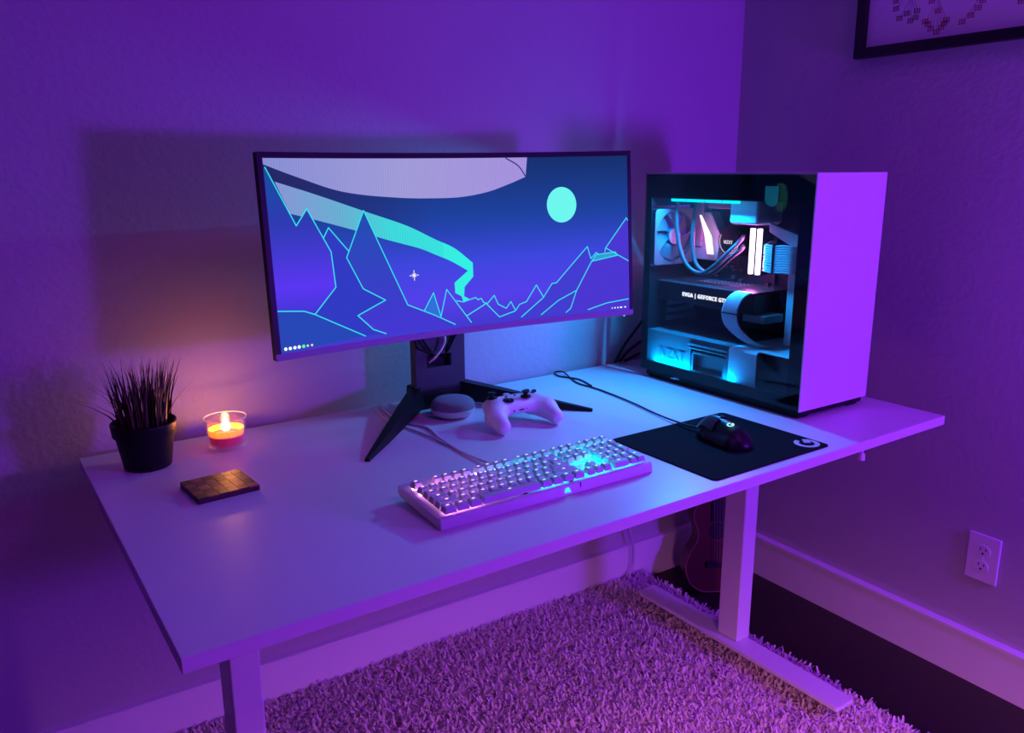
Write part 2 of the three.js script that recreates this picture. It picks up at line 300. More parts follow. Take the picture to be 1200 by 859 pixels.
// ---------------------------------------------------------------- monitor
const black = phys([0.009, 0.009, 0.01], 0.42, { specularIntensity: 0.4 }), blackSoft = phys([0.011, 0.011, 0.012], 0.6, { specularIntensity: 0.4 });
const gunmetal = phys([0.05, 0.048, 0.056], 0.42, { specularIntensity: 0.5 });
{
  const mo = thing('ultrawide_monitor', 'curved ultrawide monitor showing a neon mountain wallpaper', 'monitor', [0.7101, H, 0.2827]);
  const MW = 0.8149, MH = 0.3628, RC = 1.9, CY = 0.3834, ex = new THREE.Euler(-0.0577, -0.051, 0.0094, 'YXZ'), q = new THREE.Quaternion().setFromEuler(ex);
  const zc = (a) => (a * a - MW * MW / 4) / (2 * RC);
  const place = (g) => g.applyQuaternion(q).translate(0, CY, 0);
  const cbox = (a0, a1, b0, b1, zf, zb, seg = 28) => {
    const n = Math.max(1, Math.round(seg * (a1 - a0) / MW)), rings = [];
    for (let i = 0; i <= n; i++) { const a = a0 + (a1 - a0) * i / n, z = zc(a); rings.push([[a, b0, z + zf], [a, b1, z + zf], [a, b1, z + zb], [a, b0, z + zb]]); }
    return toCreasedNormals(loftQuads(rings), 0.5);
  };
  const w2 = MW / 2, h2 = MH / 2, sx0 = -0.3975, sx1 = 0.4, sy0 = -0.169, sy1 = 0.171;
  mesh('housing', place(cbox(-w2, w2, -h2, h2, -0.0015, -0.022)), blackSoft, mo);
  const bz = mesh('bezel', place(merge([cbox(-w2, w2, sy1, h2, 0.0015, -0.0015), cbox(-w2, sx0, sy0, sy1, 0.0015, -0.0015, 60), cbox(sx1, w2, sy0, sy1, 0.0015, -0.0015, 60)])), black, mo);
  const chin = mesh('chin', place(cbox(-w2, w2, -h2, sy0, 0.0018, -0.0015)), std([0.16, 0.155, 0.17], 0.35), mo, 'grey lower bezel strip');
  const led = new THREE.SphereGeometry(0.0022, 12, 8); led.translate(w2 - 0.018, -h2 - 0.001, zc(w2 - 0.018) - 0.004); mesh('power_light', place(led), glow([0.3, 0.8, 1.0], 1.2), mo, 'small cyan power light');
  // rear shell and mount
  const back = loftQuads([[[-0.26, -0.13, -0.045], [0.26, -0.13, -0.045], [0.26, 0.13, -0.045], [-0.26, 0.13, -0.045]], [[-0.12, -0.09, -0.085], [0.12, -0.09, -0.085], [0.12, 0.09, -0.085], [-0.12, 0.09, -0.085]]]);
  mesh('rear_shell', place(back), blackSoft, mo);
  // wallpaper
  const L = {
    A: [[-393.9, 155.4], [-346.1, 54.4], [-323.2, 83.1], [-282.7, 4.3], [-279, -61.1], [-325.5, -106.6]],
    G: [[-396, -92.6], [-345.8, -98.3], [-325.5, -106.6], [-226.3, -159.6]],
    B: [[-295.9, 29.4], [-284, 48.1], [-246.9, 2.9]],
    C: [[-181.8, -160.7], [-208.2, -149.5], [-238.7, -118.9], [-177.7, -95.5], [-223.1, -69.4], [-252.3, -8.6], [-209.9, 76.2], [-129.9, -109.9], [-70.2, -137], [-25, -160.8]],
    D: [[-93.8, -125.5], [-70.7, -91.6], [-56.9, -141.4], [-40.3, -87.5], [12.8, -160.5]],
    E: [[-18.8, -112.7], [-3.4, -116.4], [25.3, -110.2], [31.4, -115.2], [39.1, -113.1], [43.7, -122], [53.1, -125.1], [69.9, -109.7], [78.5, -129.2], [97.3, -139.6], [109, -126.4], [118.5, -144.5]],
    F: [[3, -146], [49.9, -124.8], [80.3, -156.3], [118.3, -147.4], [130, -134.1], [146.5, -129.8], [172.1, -96.1], [188, -123]],
    H: [[133.3, -161.6], [188, -124.7], [210.1, -96.2], [221.3, -95.3], [299.3, -21.6], [307.1, -48.5], [320.6, -35.8], [327.1, -40.9]],
    I: [[181.2, -161.6], [225.1, -133.8], [270.1, -115.7]],
    J: [[242.7, -162.1], [254.2, -154.2], [270.1, -115.7], [308.9, -54.5], [320.5, -40.5], [366.7, -37.4], [373.1, -45], [308.9, -54.5]],
    K: [[341.7, -35.9], [343.9, -27.2], [395.7, 36.2], [399, 30.8]],
    M: [[343.9, -27.2], [399, -59]],
    N: [[297.3, -161], [344.3, -149.9], [398, -145]],
  };
  const planet = [[-397, 174], [-397, 160.5], [-338.6, 139.3], [-252.3, 112.1], [-136.2, 97.8], [-53.9, 94.3], [6.7, 95.1], [68.9, 104], [119.8, 118.9], [156.4, 131.6], [161.9, 174]];
  const ribU = [[-379.3, 131.5], [-305.7, 108.5], [-206.2, 74.1], [-117.1, 42.5], [-59.5, 14.2], [-18.1, -5.3], [23.3, -38], [22.9, -66.6], [1.6, -85.8], [-0.8, -105], [11.4, -111.7], [-3.3, -115.8]];
  const ribL = [[-355.1, 75.8], [-294.6, 59.2], [-231.4, 40.6], [-165.4, 19.5], [-90.9, -3.2], [-61.6, -15.9], [-26, -31.8], [11.1, -53.6], [-21.4, -75.6], [-20.9, -96.5], [-7, -104.4], [-3.3, -115.8]];
  const shot = canvasTex(2048, 874, (c, cw, ch) => {
    const X = (a) => (a / 1000 - sx0) / (sx1 - sx0) * cw, Y = (b) => (sy1 - b / 1000) / (sy1 - sy0) * ch;
    const path = (pts) => { c.beginPath(); pts.forEach(([a, b], i) => (i ? c.lineTo(X(a), Y(b)) : c.moveTo(X(a), Y(b)))); };
    const curve = (pts, n) => { const k = new THREE.CatmullRomCurve3(pts.map(([a, b]) => new THREE.Vector3(a, b, 0)), false, 'centripetal').getPoints(n); return k.map((p) => [p.x, p.y]); };
    let g = c.createLinearGradient(0, 0, 0, ch); g.addColorStop(0, '#11306a'); g.addColorStop(0.35, '#1a429f'); g.addColorStop(0.6, '#3c46dc'); g.addColorStop(0.82, '#533fe8'); g.addColorStop(1, '#4039cc'); c.fillStyle = g; c.fillRect(0, 0, cw, ch);
    // left mountains
    path([...L.A, [-345, -98], [-397, -92.6], [-397, 155]]); g = c.createLinearGradient(0, Y(155), 0, Y(-106)); g.addColorStop(0, '#134f9e'); g.addColorStop(0.35, '#2a3bae'); g.addColorStop(0.8, '#5a36f0'); g.addColorStop(1, '#4036d2'); c.fillStyle = g; c.fill();
    path([...L.G, [-397, -169], [-397, -92.6]]); c.fillStyle = '#2547b4'; c.fill();
    path([[-282.7, 4.3], [-295.9, 29.4], [-284, 48.1], [-246.9, 2.9], [-223, -69], [-178, -95], [-238, -119], [-208, -150], [-182, -160.7], [-226, -159], [-325.5, -106.6], [-279, -61]]); c.fillStyle = '#2e3ac0'; c.fill();
    path([[-252.3, -8.6], [-209.9, 76.2], [-129.9, -109.9], [-70, -137], [-25, -160.8], [-60, -166], [-182, -160], [-239, -119], [-178, -95], [-223, -69]]); g = c.createLinearGradient(0, Y(76), 0, Y(-140)); g.addColorStop(0, '#1e4fae'); g.addColorStop(1, '#4237d0'); c.fillStyle = g; c.fill();
    // planet and ribbon
    path(curve(planet.slice(1, 10), 80).concat([[161.9, 174], [-397, 174]])); g = c.createLinearGradient(0, 0, cw * 0.7, 0); g.addColorStop(0, '#8d95d8'); g.addColorStop(0.5, '#a8a2dc'); g.addColorStop(1, '#ac97e2'); c.fillStyle = g; c.fill();
    c.save(); c.clip(); c.strokeStyle = 'rgba(70,60,150,0.35)'; c.lineWidth = 2; for (let x = 0; x < cw * 0.75; x += 9) { c.beginPath(); c.moveTo(x, 0); c.lineTo(x - 22, ch * 0.25); c.stroke(); } c.restore();
    path(curve([[111.1, 170.4], [140.4, 153.8], [157, 131.6]], 20)); c.strokeStyle = '#1c2a6e'; c.lineWidth = 6; c.stroke();
    path([[-397, 160], ...curve(planet.slice(2, 8), 40), ...curve(ribU.slice(0, 6), 40).reverse(), [-393.9, 155.4]]); g = c.createLinearGradient(X(-397), 0, X(-60), 0); g.addColorStop(0, 'rgba(36,38,98,1)'); g.addColorStop(1, 'rgba(36,38,98,0)'); c.fillStyle = g; c.fill();
    const band = [...curve(ribU.slice(0, 7), 60), ...ribU.slice(7), ...ribL.slice(7, 11).reverse(), ...curve(ribL.slice(0, 8), 60).reverse()];
    path(band); g = c.createLinearGradient(X(-380), 0, X(25), 0); g.addColorStop(0, '#8f9ad6'); g.addColorStop(0.3, '#6db4d4'); g.addColorStop(0.55, '#3fe0dc'); g.addColorStop(1, '#2ff2e2'); c.fillStyle = g; c.fill();
    c.save(); c.clip(); c.strokeStyle = 'rgba(30,80,170,0.3)'; c.lineWidth = 2; for (let x = 0; x < X(-40); x += 9) { c.beginPath(); c.moveTo(x, 0); c.lineTo(x - 22, ch); c.stroke(); } c.restore();
    path([...L.A, [-345, -98], [-397, -92.6], [-397, 155]]); g = c.createLinearGradient(0, Y(155), 0, Y(-106)); g.addColorStop(0, '#134f9e'); g.addColorStop(0.35, '#2a3bae'); g.addColorStop(0.8, '#5a36f0'); g.addColorStop(1, '#4036d2'); c.fillStyle = g; c.fill();
    path([[-252.3, -8.6], [-209.9, 76.2], [-129.9, -109.9], [-70, -137], [-25, -160.8], [-60, -166], [-182, -160], [-239, -119], [-178, -95], [-223, -69]]); g = c.createLinearGradient(0, Y(76), 0, Y(-140)); g.addColorStop(0, '#1e4fae'); g.addColorStop(1, '#4237d0'); c.fillStyle = g; c.fill();
    // right mountains
    path([...L.H.slice(0, 6), [270, -115], [242, -162]]); c.fillStyle = '#413ccf'; c.fill();
    path([[399, 30], [395.7, 36.2], [343.9, -27.2], [308.9, -54.5], [270.1, -115.7], [242.7, -162], [399, -165]]); c.fillStyle = '#4a36cf'; c.fill();
    path([[308.9, -54.5], [320.5, -40.5], [366.7, -37.4], [373.1, -45]]); c.fillStyle = '#2f9fd0'; c.fill();
    path([[-93.8, -125.5], [-70.7, -91.6], [-56.9, -141.4]]); c.fillStyle = '#2f6fd8'; c.fill();
    c.lineJoin = 'round'; c.lineCap = 'round'; c.strokeStyle = '#35e6ee'; c.lineWidth = 5.5; for (const k in L) { path(L[k]); c.stroke(); }
    c.fillStyle = '#6cf7ec'; c.beginPath(); c.ellipse(X(239.8), Y(71), 0.0355 / (sx1 - sx0) * cw, 0.0375 / (sy1 - sy0) * ch, 0, 0, 7); c.fill();
    c.strokeStyle = '#fff6e8'; c.lineWidth = 4; for (let k = 0; k < 4; k++) { const r = k % 2 ? 12 : 25, t = k * Math.PI / 4; c.beginPath(); c.moveTo(X(-111.3) - r * Math.cos(t), Y(-53.3) - r * Math.sin(t)); c.lineTo(X(-111.3) + r * Math.cos(t), Y(-53.3) + r * Math.sin(t)); c.stroke(); }
    [[-388.1, '#fff'], [-379.4, '#ffe'], [-370.5, '#fff'], [-362.1, '#fff'], [-353.2, '#6f8'], [-345.2, '#cde'], [-336.7, '#fda']].forEach(([a, s], i) => { c.fillStyle = s; c.beginPath(); c.arc(X(a), Y(-161.5), i > 4 ? 6 : 8.5, 0, 7); c.fill(); });
    c.fillStyle = '#fff'; for (const [a, w] of [[357, 6], [364, 9], [371, 8], [379, 16], [389.5, 11]]) c.fillRect(X(a) - w / 2, Y(-163) - 5, w, 8);
  });
  const n = 48, sg = new THREE.PlaneGeometry(sx1 - sx0, sy1 - sy0, n, 1), sp = sg.attributes.position;
  for (let i = 0; i < sp.count; i++) { const a = sp.getX(i) + (sx0 + sx1) / 2, b = sp.getY(i) + (sy0 + sy1) / 2; sp.setXYZ(i, a, b, zc(a)); }
  sg.computeVertexNormals();
  mesh('screen', place(sg), new THREE.MeshPhysicalMaterial({ color: 0x000000, roughness: 0.5, specularIntensity: 0.12, emissive: 0xffffff, emissiveMap: shot, emissiveIntensity: 1.0 }), mo, 'lit screen with neon mountains, a moon and a ribbon');
  const ra = new THREE.RectAreaLight(new THREE.Color().setRGB(0.08, 0.12, 0.75), 0.12, 0.78, 0.33); ra.position.set(0, CY, 0.012); ra.quaternion.copy(q).multiply(new THREE.Quaternion().setFromAxisAngle(new THREE.Vector3(0, 1, 0), Math.PI)); mo.add(ra);
  // stand (world x 0.657-0.787, front at z 0.13)
  const O = [0.7101, 0.2827], cx0 = 0.669 - O[0], cx1 = 0.8 - O[0], zf = 0.1 - O[1], zb = 0.076 - O[1];
  const hx0 = 0.7 - O[0], hx1 = 0.76 - O[0], hy0 = 0.096, hy1 = 0.125;
  const col = mesh('stand_column', [box(cx0, hx0, 0.04, 0.42, zb, zf, 0.004), box(hx1, cx1, 0.04, 0.42, zb, zf, 0.004), box(hx0 - 0.004, hx1 + 0.004, 0.04, hy0, zb, zf), box(hx0 - 0.004, hx1 + 0.004, hy1, 0.42, zb, zf)], gunmetal, mo, 'dark grey upright column with a cable opening');
  mesh('opening_dark', box(hx0 - 0.001, hx1 + 0.001, hy0 - 0.001, hy1 + 0.001, zb + 0.002, zb + 0.006), blackSoft, col);  // black plate standing in for the dark depth of the opening
  mesh('arm', box(-0.05, 0.05, 0.33, 0.43, zf - 0.01, -0.12 + 0.05, 0.004), blackSoft, mo);
  const hubY = 0.048, hub = [(cx0 + cx1) / 2, 0.1 - O[1]];
  mesh('stand_hub', box(cx0 + 0.002, cx1 - 0.002, 0.006, 0.052, zb - 0.03, zf + 0.002, 0.006), black, mo);
  for (const [tx, tz, s] of [[0.44 - O[0], 0.334 - O[1], -1], [0.9935 - O[0], 0.326 - O[1], 1]]) {
    const ax = s < 0 ? cx0 + 0.014 : cx1 - 0.014, az = zf - 0.018, dx = tx - ax, dz = tz - az, l = Math.hypot(dx, dz), px = -dz / l, pz = dx / l;
    const ring = (t, w, y0, y1) => { const x = ax + dx * t, z = az + dz * t; return [[x - px * w, y0, z - pz * w], [x + px * w, y0, z + pz * w], [x + px * w * 0.72, y1, z + pz * w * 0.72], [x - px * w * 0.72, y1, z - pz * w * 0.72]]; };
    mesh('stand_leg', toCreasedNormals(loftQuads([ring(-0.06, 0.019, 0.01, 0.056), ring(0.02, 0.019, 0.01, 0.055), ring(0.35, 0.0155, 0.006, 0.039), ring(0.7, 0.0105, 0.002, 0.021), ring(1, 0.005, 0.0, 0.006)]), 0.4), black, mo);
  }
  const rl = [[hub[0] - 0.03, 0.01, zb], [hub[0] + 0.03, 0.01, zb], [hub[0] + 0.03, 0.04, zb], [hub[0] - 0.03, 0.04, zb]], rl2 = rl.map(([x, y, z]) => [x * 0.9 + hub[0] * 0.1, y > 0.02 ? 0.012 : 0, 0.012 - O[1]]);
  mesh('stand_leg', loftQuads([rl, rl2]), black, mo);
  // cords through the column
  const z = zf + 0.004, Xc = (x) => x - O[0] + 0.013;
  mesh('cord', tube([[Xc(0.695), 0.108, z - 0.01], [Xc(0.703), 0.122, z + 0.006], [Xc(0.722), 0.15, z + 0.012], [Xc(0.724), 0.166, z + 0.014], [Xc(0.716), 0.19, z + 0.01], [Xc(0.714), 0.22, z + 0.012]], 0.0026), std([0.8, 0.75, 0.75], 0.5), mo, 'white cord');
  for (const pts of [[[0.735, 0.118, -0.01], [0.741, 0.14, 0.008], [0.752, 0.165, 0.014], [0.782, 0.182, 0.016], [0.82, 0.2, 0.03]], [[0.738, 0.115, -0.01], [0.738, 0.145, 0.008], [0.748, 0.175, 0.012], [0.752, 0.215, 0.014]], [[0.7, 0.12, -0.01], [0.693, 0.135, 0.008], [0.675, 0.16, 0.012], [0.662, 0.19, 0.012], [0.66, 0.22, 0.014]], [[0.71, 0.122, -0.01], [0.7, 0.128, 0.006], [0.68, 0.14, 0.008], [0.66, 0.15, 0.008], [0.652, 0.19, 0.0], [0.65, 0.22, 0]]])
    mesh('cord', tube(pts.map(([x, y, d]) => [Xc(x), y, zf + d]), 0.0032), black, mo, 'black cord');
}

// ---------------------------------------------------------------- computer tower
{
  const W = 0.2385, D = 0.5008, YB = 0.019, YT = 0.5197;
  const pc = tower = thing('computer_tower', 'white computer tower with a glass side and glowing components inside', 'computer', [1.3109, H, 0.1399], -0.0136);
  const shell = std([0.74, 0.73, 0.75], 0.5), blk = phys([0.008, 0.008, 0.009], 0.55, { specularIntensity: 0.35 }), glossBlk = phys([0.004, 0.004, 0.005], 0.5, { specularIntensity: 0.2 }), pcb = std([0.014, 0.014, 0.016], 0.45), greyMetal = std([0.2, 0.2, 0.21], 0.45), innerWhite = std([0.7, 0.7, 0.72], 0.45);
  mesh('front_panel', box(0, W, YB, YT, D - 0.0035, D, 0.0012), shell, pc);
  mesh('front_frame', box(0.0048, W - 0.0042, YB, YT - 0.005, D - 0.015, D - 0.0036), blk, pc);
  mesh('top_panel', box(0.0036, W, YT - 0.004, YT, 0, D - 0.0037, 0.001), shell, pc);
  mesh('roof_frame', box(0.0048, W - 0.0042, YT - 0.012, YT - 0.0042, 0, D - 0.0155), blk, pc);
  mesh('side_panel', box(W - 0.004, W, YB, YT - 0.0042, 0, D - 0.0037), shell, pc);
  mesh('rear_panel', [box(0.021, 0.16, YB + 0.012, 0.285, 0, 0.004), box(0.16, W - 0.004, YB + 0.012, YT - 0.012, 0, 0.004), box(0.021, 0.16, 0.438, YT - 0.012, 0, 0.004), box(0.0048, 0.0165, YB + 0.012, YT - 0.012, 0, 0.004)], blk, pc);
  mesh('bottom_panel', box(0.005, W - 0.004, YB + 0.002, YB + 0.012, 0, D - 0.015), blk, pc);
  const pl = mesh('plinth', box(0.008, W - 0.008, 0.006, YB + 0.004, 0.014, D - 0.004, 0.006), blk, pc);
  for (const x of [0.012, W - 0.052]) mesh('foot', box(x, x + 0.04, 0, 0.012, 0.02, D - 0.012, 0.004), blk, pl);
  mesh('emblem', [box(0.0075, 0.0085, 0.0115, 0.0145, 0.108, 0.125), box(0.0075, 0.0085, 0.0135, 0.0165, 0.118, 0.136)], std([0.5, 0.5, 0.55], 0.3, { metalness: 0.8 }), pl, 'small silver emblem');
  // glass panel with its dark border
  mesh('glass', box(0, 0.003, YB + 0.001, YT - 0.0005, 0.0005, D - 0.0038), phys([0.73, 0.74, 0.77], 0.02, { transmission: 1, thickness: 0, ior: 1.45, specularIntensity: 0.45 }), pc, 'tinted tempered glass side');
  const br = mesh('glass_border', [box(0.0033, 0.0045, 0.459, YT - 0.0045, 0.001, D - 0.004), box(0.0033, 0.0045, YB + 0.002, 0.046, 0.001, D - 0.004), box(0.0033, 0.0045, 0.046, 0.459, 0.001, 0.022), box(0.0033, 0.0045, 0.046, 0.459, 0.462, D - 0.004)], glossBlk, pc);
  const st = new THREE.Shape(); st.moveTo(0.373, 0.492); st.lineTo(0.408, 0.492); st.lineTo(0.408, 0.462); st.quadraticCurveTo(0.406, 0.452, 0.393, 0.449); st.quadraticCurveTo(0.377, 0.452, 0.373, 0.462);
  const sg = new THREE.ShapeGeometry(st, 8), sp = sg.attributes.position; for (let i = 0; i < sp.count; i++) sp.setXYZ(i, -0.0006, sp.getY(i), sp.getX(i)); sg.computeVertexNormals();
  mesh('green_patch', sg, std([0.01, 0.9, 0.3], 0.6, { side: THREE.DoubleSide }), pc, 'green shield-shaped patch on the glass');  // flat green shield shape just outside the glass
  // tray and board
  mesh('board_tray', [box(0.2, 0.203, 0.03, YT - 0.012, 0.004, 0.36), box(0.2, 0.203, 0.03, YT - 0.012, 0.4, D - 0.016), box(0.215, 0.217, 0.03, YT - 0.012, 0.3, 0.46)], blk, pc);
  const mb = mesh('motherboard', box(0.19, 0.1925, 0.165, 0.47, 0.015, 0.262), pcb, pc);
  mesh('heatsink', [box(0.155, 0.19, 0.33, 0.465, 0.018, 0.05, 0.004), box(0.16, 0.19, 0.43, 0.465, 0.06, 0.2, 0.003), box(0.172, 0.19, 0.2, 0.245, 0.19, 0.245, 0.003)], greyMetal, mb);
  { const bits = []; for (let i = 0; i < 46; i++) { const y = rr(0.17, 0.455), z = rr(0.07, 0.255), s = rr(0.003, 0.009); bits.push(box(0.184 - rr(0, 0.006), 0.19, y, y + s, z, z + rr(0.003, 0.01))); } const b = mesh('components', bits, std([0.06, 0.06, 0.07], 0.4), mb); b.userData.kind = 'stuff'; }
  { // shroud over the rear ports, its light strip
    const sh = extrude(poly([[0.42, 0.02], [0.42, 0.075], [0.36, 0.112], [0.30, 0.1], [0.30, 0.02]]), 0.03, 0.001); const p = sh.attributes.position; for (let i = 0; i < p.count; i++) p.setXYZ(i, 0.19 - p.getZ(i), p.getX(i), p.getY(i)); sh.computeVertexNormals();
    mesh('port_shroud', sh, std([0.25, 0.25, 0.28], 0.3), mb);
    const ls = loftQuads([[[0.14, 0.4135, 0.054], [0.14, 0.411, 0.058], [0.145, 0.411, 0.058], [0.145, 0.4135, 0.054]], [[0.14, 0.365, 0.074], [0.14, 0.362, 0.094], [0.145, 0.362, 0.094], [0.145, 0.365, 0.074]], [[0.14, 0.317, 0.086], [0.14, 0.317, 0.104], [0.145, 0.317, 0.104], [0.145, 0.317, 0.086]]]);
    mesh('light_strip', ls, glow([1.0, 0.65, 0.95], 4.5), mb, 'pink glowing strip');
    const pl2 = new THREE.PointLight(new THREE.Color().setRGB(1, 0.12, 0.75), 0.04, 0, 2); pl2.position.set(0.13, 0.355, 0.085); pl2.castShadow = true; pc.add(pl2);
  }
  for (const z of [0.2215, 0.2425]) {
    const m = mesh('memory_module', box(0.15, 0.188, 0.278, 0.39, z, z + 0.007), blk, mb);
    mesh('light_bar', box(0.139, 0.15, 0.279, 0.389, z - 0.0005, z + 0.0085, 0.0015), glow([1.0, 0.7, 0.97], 5.5), m, 'pinkish white glowing bar');
  }
  { const r = new THREE.RectAreaLight(new THREE.Color().setRGB(1, 0.13, 0.78), 75, 0.03, 0.11); r.position.set(0.136, 0.334, 0.236); r.rotation.y = Math.PI / 2; pc.add(r); }
  { const l = new THREE.PointLight(new THREE.Color().setRGB(1, 0.14, 0.8), 0.045, 0, 2); l.position.set(0.133, 0.29, 0.238); l.castShadow = true; pc.add(l); }
  { // pump block
    const pu = mesh('cooler_pump', T(cyl(0.037, 0.038, 0.045, 48).rotateZ(Math.PI / 2), 0.1665, 0.353, 0.155), blk, pc, 'round black water-cooling pump');
    mesh('pump_face', T(cyl(0.033, 0.033, 0.002, 48).rotateZ(Math.PI / 2), 0.1435, 0.353, 0.155), glossBlk, pu);
    const arc = new THREE.TorusGeometry(0.0305, 0.0011, 8, 40, 3.6); arc.rotateZ(2.6); arc.rotateY(-Math.PI / 2); mesh('light_ring', T(arc, 0.142, 0.353, 0.155), glow([0.75, 0.85, 0.85], 1.0), pu, 'thin white light ring');
    const t = text('NZXT', 0.0085, 0.0006); t.rotateY(-Math.PI / 2); mesh('lettering', T(t, 0.1423, 0.351, 0.152), glow([1, 0.95, 0.92], 1.3), pu);
    const rub = std([0.05, 0.05, 0.055], 0.42);
    for (const pts of [[[0.15, 0.368, 0.192], [0.115, 0.362, 0.215], [0.088, 0.335, 0.205], [0.078, 0.295, 0.165], [0.074, 0.276, 0.13], [0.07, 0.288, 0.092], [0.068, 0.33, 0.062], [0.068, 0.385, 0.048], [0.07, 0.445, 0.044], [0.08, 0.475, 0.05]], [[0.15, 0.345, 0.192], [0.12, 0.34, 0.215], [0.098, 0.318, 0.2], [0.09, 0.288, 0.17], [0.088, 0.276, 0.145], [0.086, 0.292, 0.105], [0.088, 0.335, 0.085], [0.092, 0.39, 0.08], [0.096, 0.44, 0.085], [0.1, 0.475, 0.09]]])
      mesh('coolant_tube', tube(pts, 0.0055, 64, 10), rub, pu);
  }
  { // top radiator with the light strip below it
    const ra = mesh('radiator', box(0.05, 0.17, 0.466, 0.503, 0.03, 0.36, 0.002), blk, pc);
    mesh('light_strip', box(0.037, 0.045, 0.4505, 0.4585, 0.054, 0.268, 0.001), glow([0.0, 0.8, 1.0], 2.4), pc, 'cyan light strip under the roof');
    for (const z of [0.105, 0.165, 0.22]) mesh('clip', box(0.0362, 0.0455, 0.45, 0.459, z, z + 0.0018), innerWhite, pc);
    mesh('chassis_light', box(0.0075, 0.0125, 0.0335, 0.0375, 0.268, 0.298, 0.001), glow([0.0, 0.8, 1.0], 2.4), pc, 'short cyan light beside the cover plate');
    const b2 = new THREE.RectAreaLight(CYAN, 320, 0.008, 0.028); b2.position.set(0.0095, 0.0385, 0.283); b2.quaternion.setFromRotationMatrix(new THREE.Matrix4().lookAt(new THREE.Vector3(0, 0, 0), new THREE.Vector3(-0.15, 1, 0), new THREE.Vector3(0, 0, 1))); pc.add(b2);
    const r = new THREE.RectAreaLight(CYAN, 1500, 0.012, 0.205); r.position.set(0.036, 0.4495, 0.161); 
    const look = new THREE.Matrix4().lookAt(new THREE.Vector3(0, 0, 0), new THREE.Vector3(-0.75, -1, 0), new THREE.Vector3(0, 0, 1)); r.quaternion.setFromRotationMatrix(look); pc.add(r);
    const f = mesh('chassis_light', box(0.0075, 0.0125, 0.0335, 0.0375, 0.03, 0.16, 0.001), glow([0.0, 0.8, 1.0], 2.4), pc, 'cyan light strip along the floor');
    const b = new THREE.RectAreaLight(CYAN, 760, 0.008, 0.125); b.position.set(0.0095, 0.0385, 0.095); b.quaternion.setFromRotationMatrix(new THREE.Matrix4().lookAt(new THREE.Vector3(0, 0, 0), new THREE.Vector3(-0.15, 1, 0), new THREE.Vector3(0, 0, 1))); pc.add(b);
  }
  { // rear fan
    const cx = 0.079, cy = 0.361, sq = roundRect(0.14, 0.14, 0.012), ho = new THREE.Path(); ho.absarc(0, 0, 0.0655, 0, Math.PI * 2); sq.holes.push(ho);
    const fm = mesh('rear_fan', T(extrude(sq, 0.025, 0, 32), cx, cy, 0.006), std([0.06, 0.065, 0.07], 0.5), pc, 'round exhaust fan');
    mesh('hub', T(cyl(0.02, 0.02, 0.02, 24).rotateX(Math.PI / 2), cx, cy, 0.02), std([0.12, 0.12, 0.14], 0.45), fm);
    for (let k = 0; k < 7; k++) {
      const n = 8, rg = []; for (let i = 0; i <= n; i++) { const r = 0.018 + 0.045 * i / n, a0 = k * Math.PI * 2 / 7 + 0.35 * i / n, sp2 = 0.32, w = Math.PI * 2 / 7 * 0.86; const P = (a, z) => [cx + r * Math.cos(a), cy + r * Math.sin(a), z]; rg.push([P(a0, 0.012), P(a0 + w, 0.026), P(a0 + w, 0.0275), P(a0, 0.0135)]); }
      mesh('blade', toCreasedNormals(loftQuads(rg), 0.6), std([0.06, 0.065, 0.075], 0.4), fm);
    }
  }
  { // slot covers
    for (let k = 0; k < 5; k++) mesh('slot_cover', box(0.085, 0.182, 0.139 + k * 0.0204, 0.151 + k * 0.0204, 0.0045, 0.0065), std([0.45, 0.44, 0.47], 0.5), pc);
  }
  { // graphics card
    const gp = mesh('graphics_card', [box(0.05, 0.186, 0.2, 0.247, 0.012, 0.318, 0.003)], std([0.012, 0.012, 0.014], 0.4), pc, 'black graphics card with white lettering');
    mesh('backplate', box(0.048, 0.187, 0.2475, 0.2505, 0.012, 0.32, 0.001), std([0.03, 0.03, 0.033], 0.22), gp);
    { const bits = []; for (let i = 0; i < 12; i++) for (let j = 0; j < 5; j++) bits.push(box(0.1 + j * 0.012, 0.108 + j * 0.012, 0.2505, 0.2512, 0.09 + i * 0.012, 0.096 + i * 0.012)); mesh('vent', bits, std([0.1, 0.1, 0.11], 0.3), gp); }
    mesh('edge_trim', box(0.0472, 0.0482, 0.2478, 0.2502, 0.012, 0.32), std([0.2, 0.32, 0.3], 0.25, { metalness: 0.6 }), gp);
    const tx = text('EVGA | GEFORCE GTX', 0.0098, 0.0008); tx.computeBoundingBox(); tx.scale(0.146 / (tx.boundingBox.max.x - tx.boundingBox.min.x), 1, 1); tx.rotateY(-Math.PI / 2); mesh('lettering', T(tx, 0.0498, 0.2215, 0.168), glow([0.9, 0.95, 1.0], 2.4), gp, 'white lettering');
    mesh('end_bracket', [box(0.055, 0.12, 0.182, 0.2, 0.285, 0.35, 0.002)], greyMetal, gp);
    mesh('bracket_light', box(0.052, 0.054, 0.218, 0.2205, 0.3, 0.316), glow([0.9, 0.9, 1.0], 0.9), gp);
    const slv = std([0.7, 0.9, 0.95], 0.7);
    for (let k = 0; k < 8; k++) { const o = k * 0.0052; mesh('power_lead', tube([[0.075, 0.244, 0.272 + o], [0.048, 0.2485, 0.272 + o], [0.034, 0.238, 0.262 + o * 1.05], [0.027, 0.205, 0.25 + o * 1.1], [0.028, 0.175, 0.256 + o * 1.1], [0.036, 0.15, 0.285 + o * 0.9], [0.055, 0.132, 0.312 + o * 0.7], [0.09, 0.124, 0.33 + o * 0.5]], 0.0026, 40, 7), slv, gp, 'white sleeved lead'); }
    mesh('lead_comb', box(0.022, 0.034, 0.1985, 0.202, 0.245, 0.296, 0.001), blk, gp);
  }
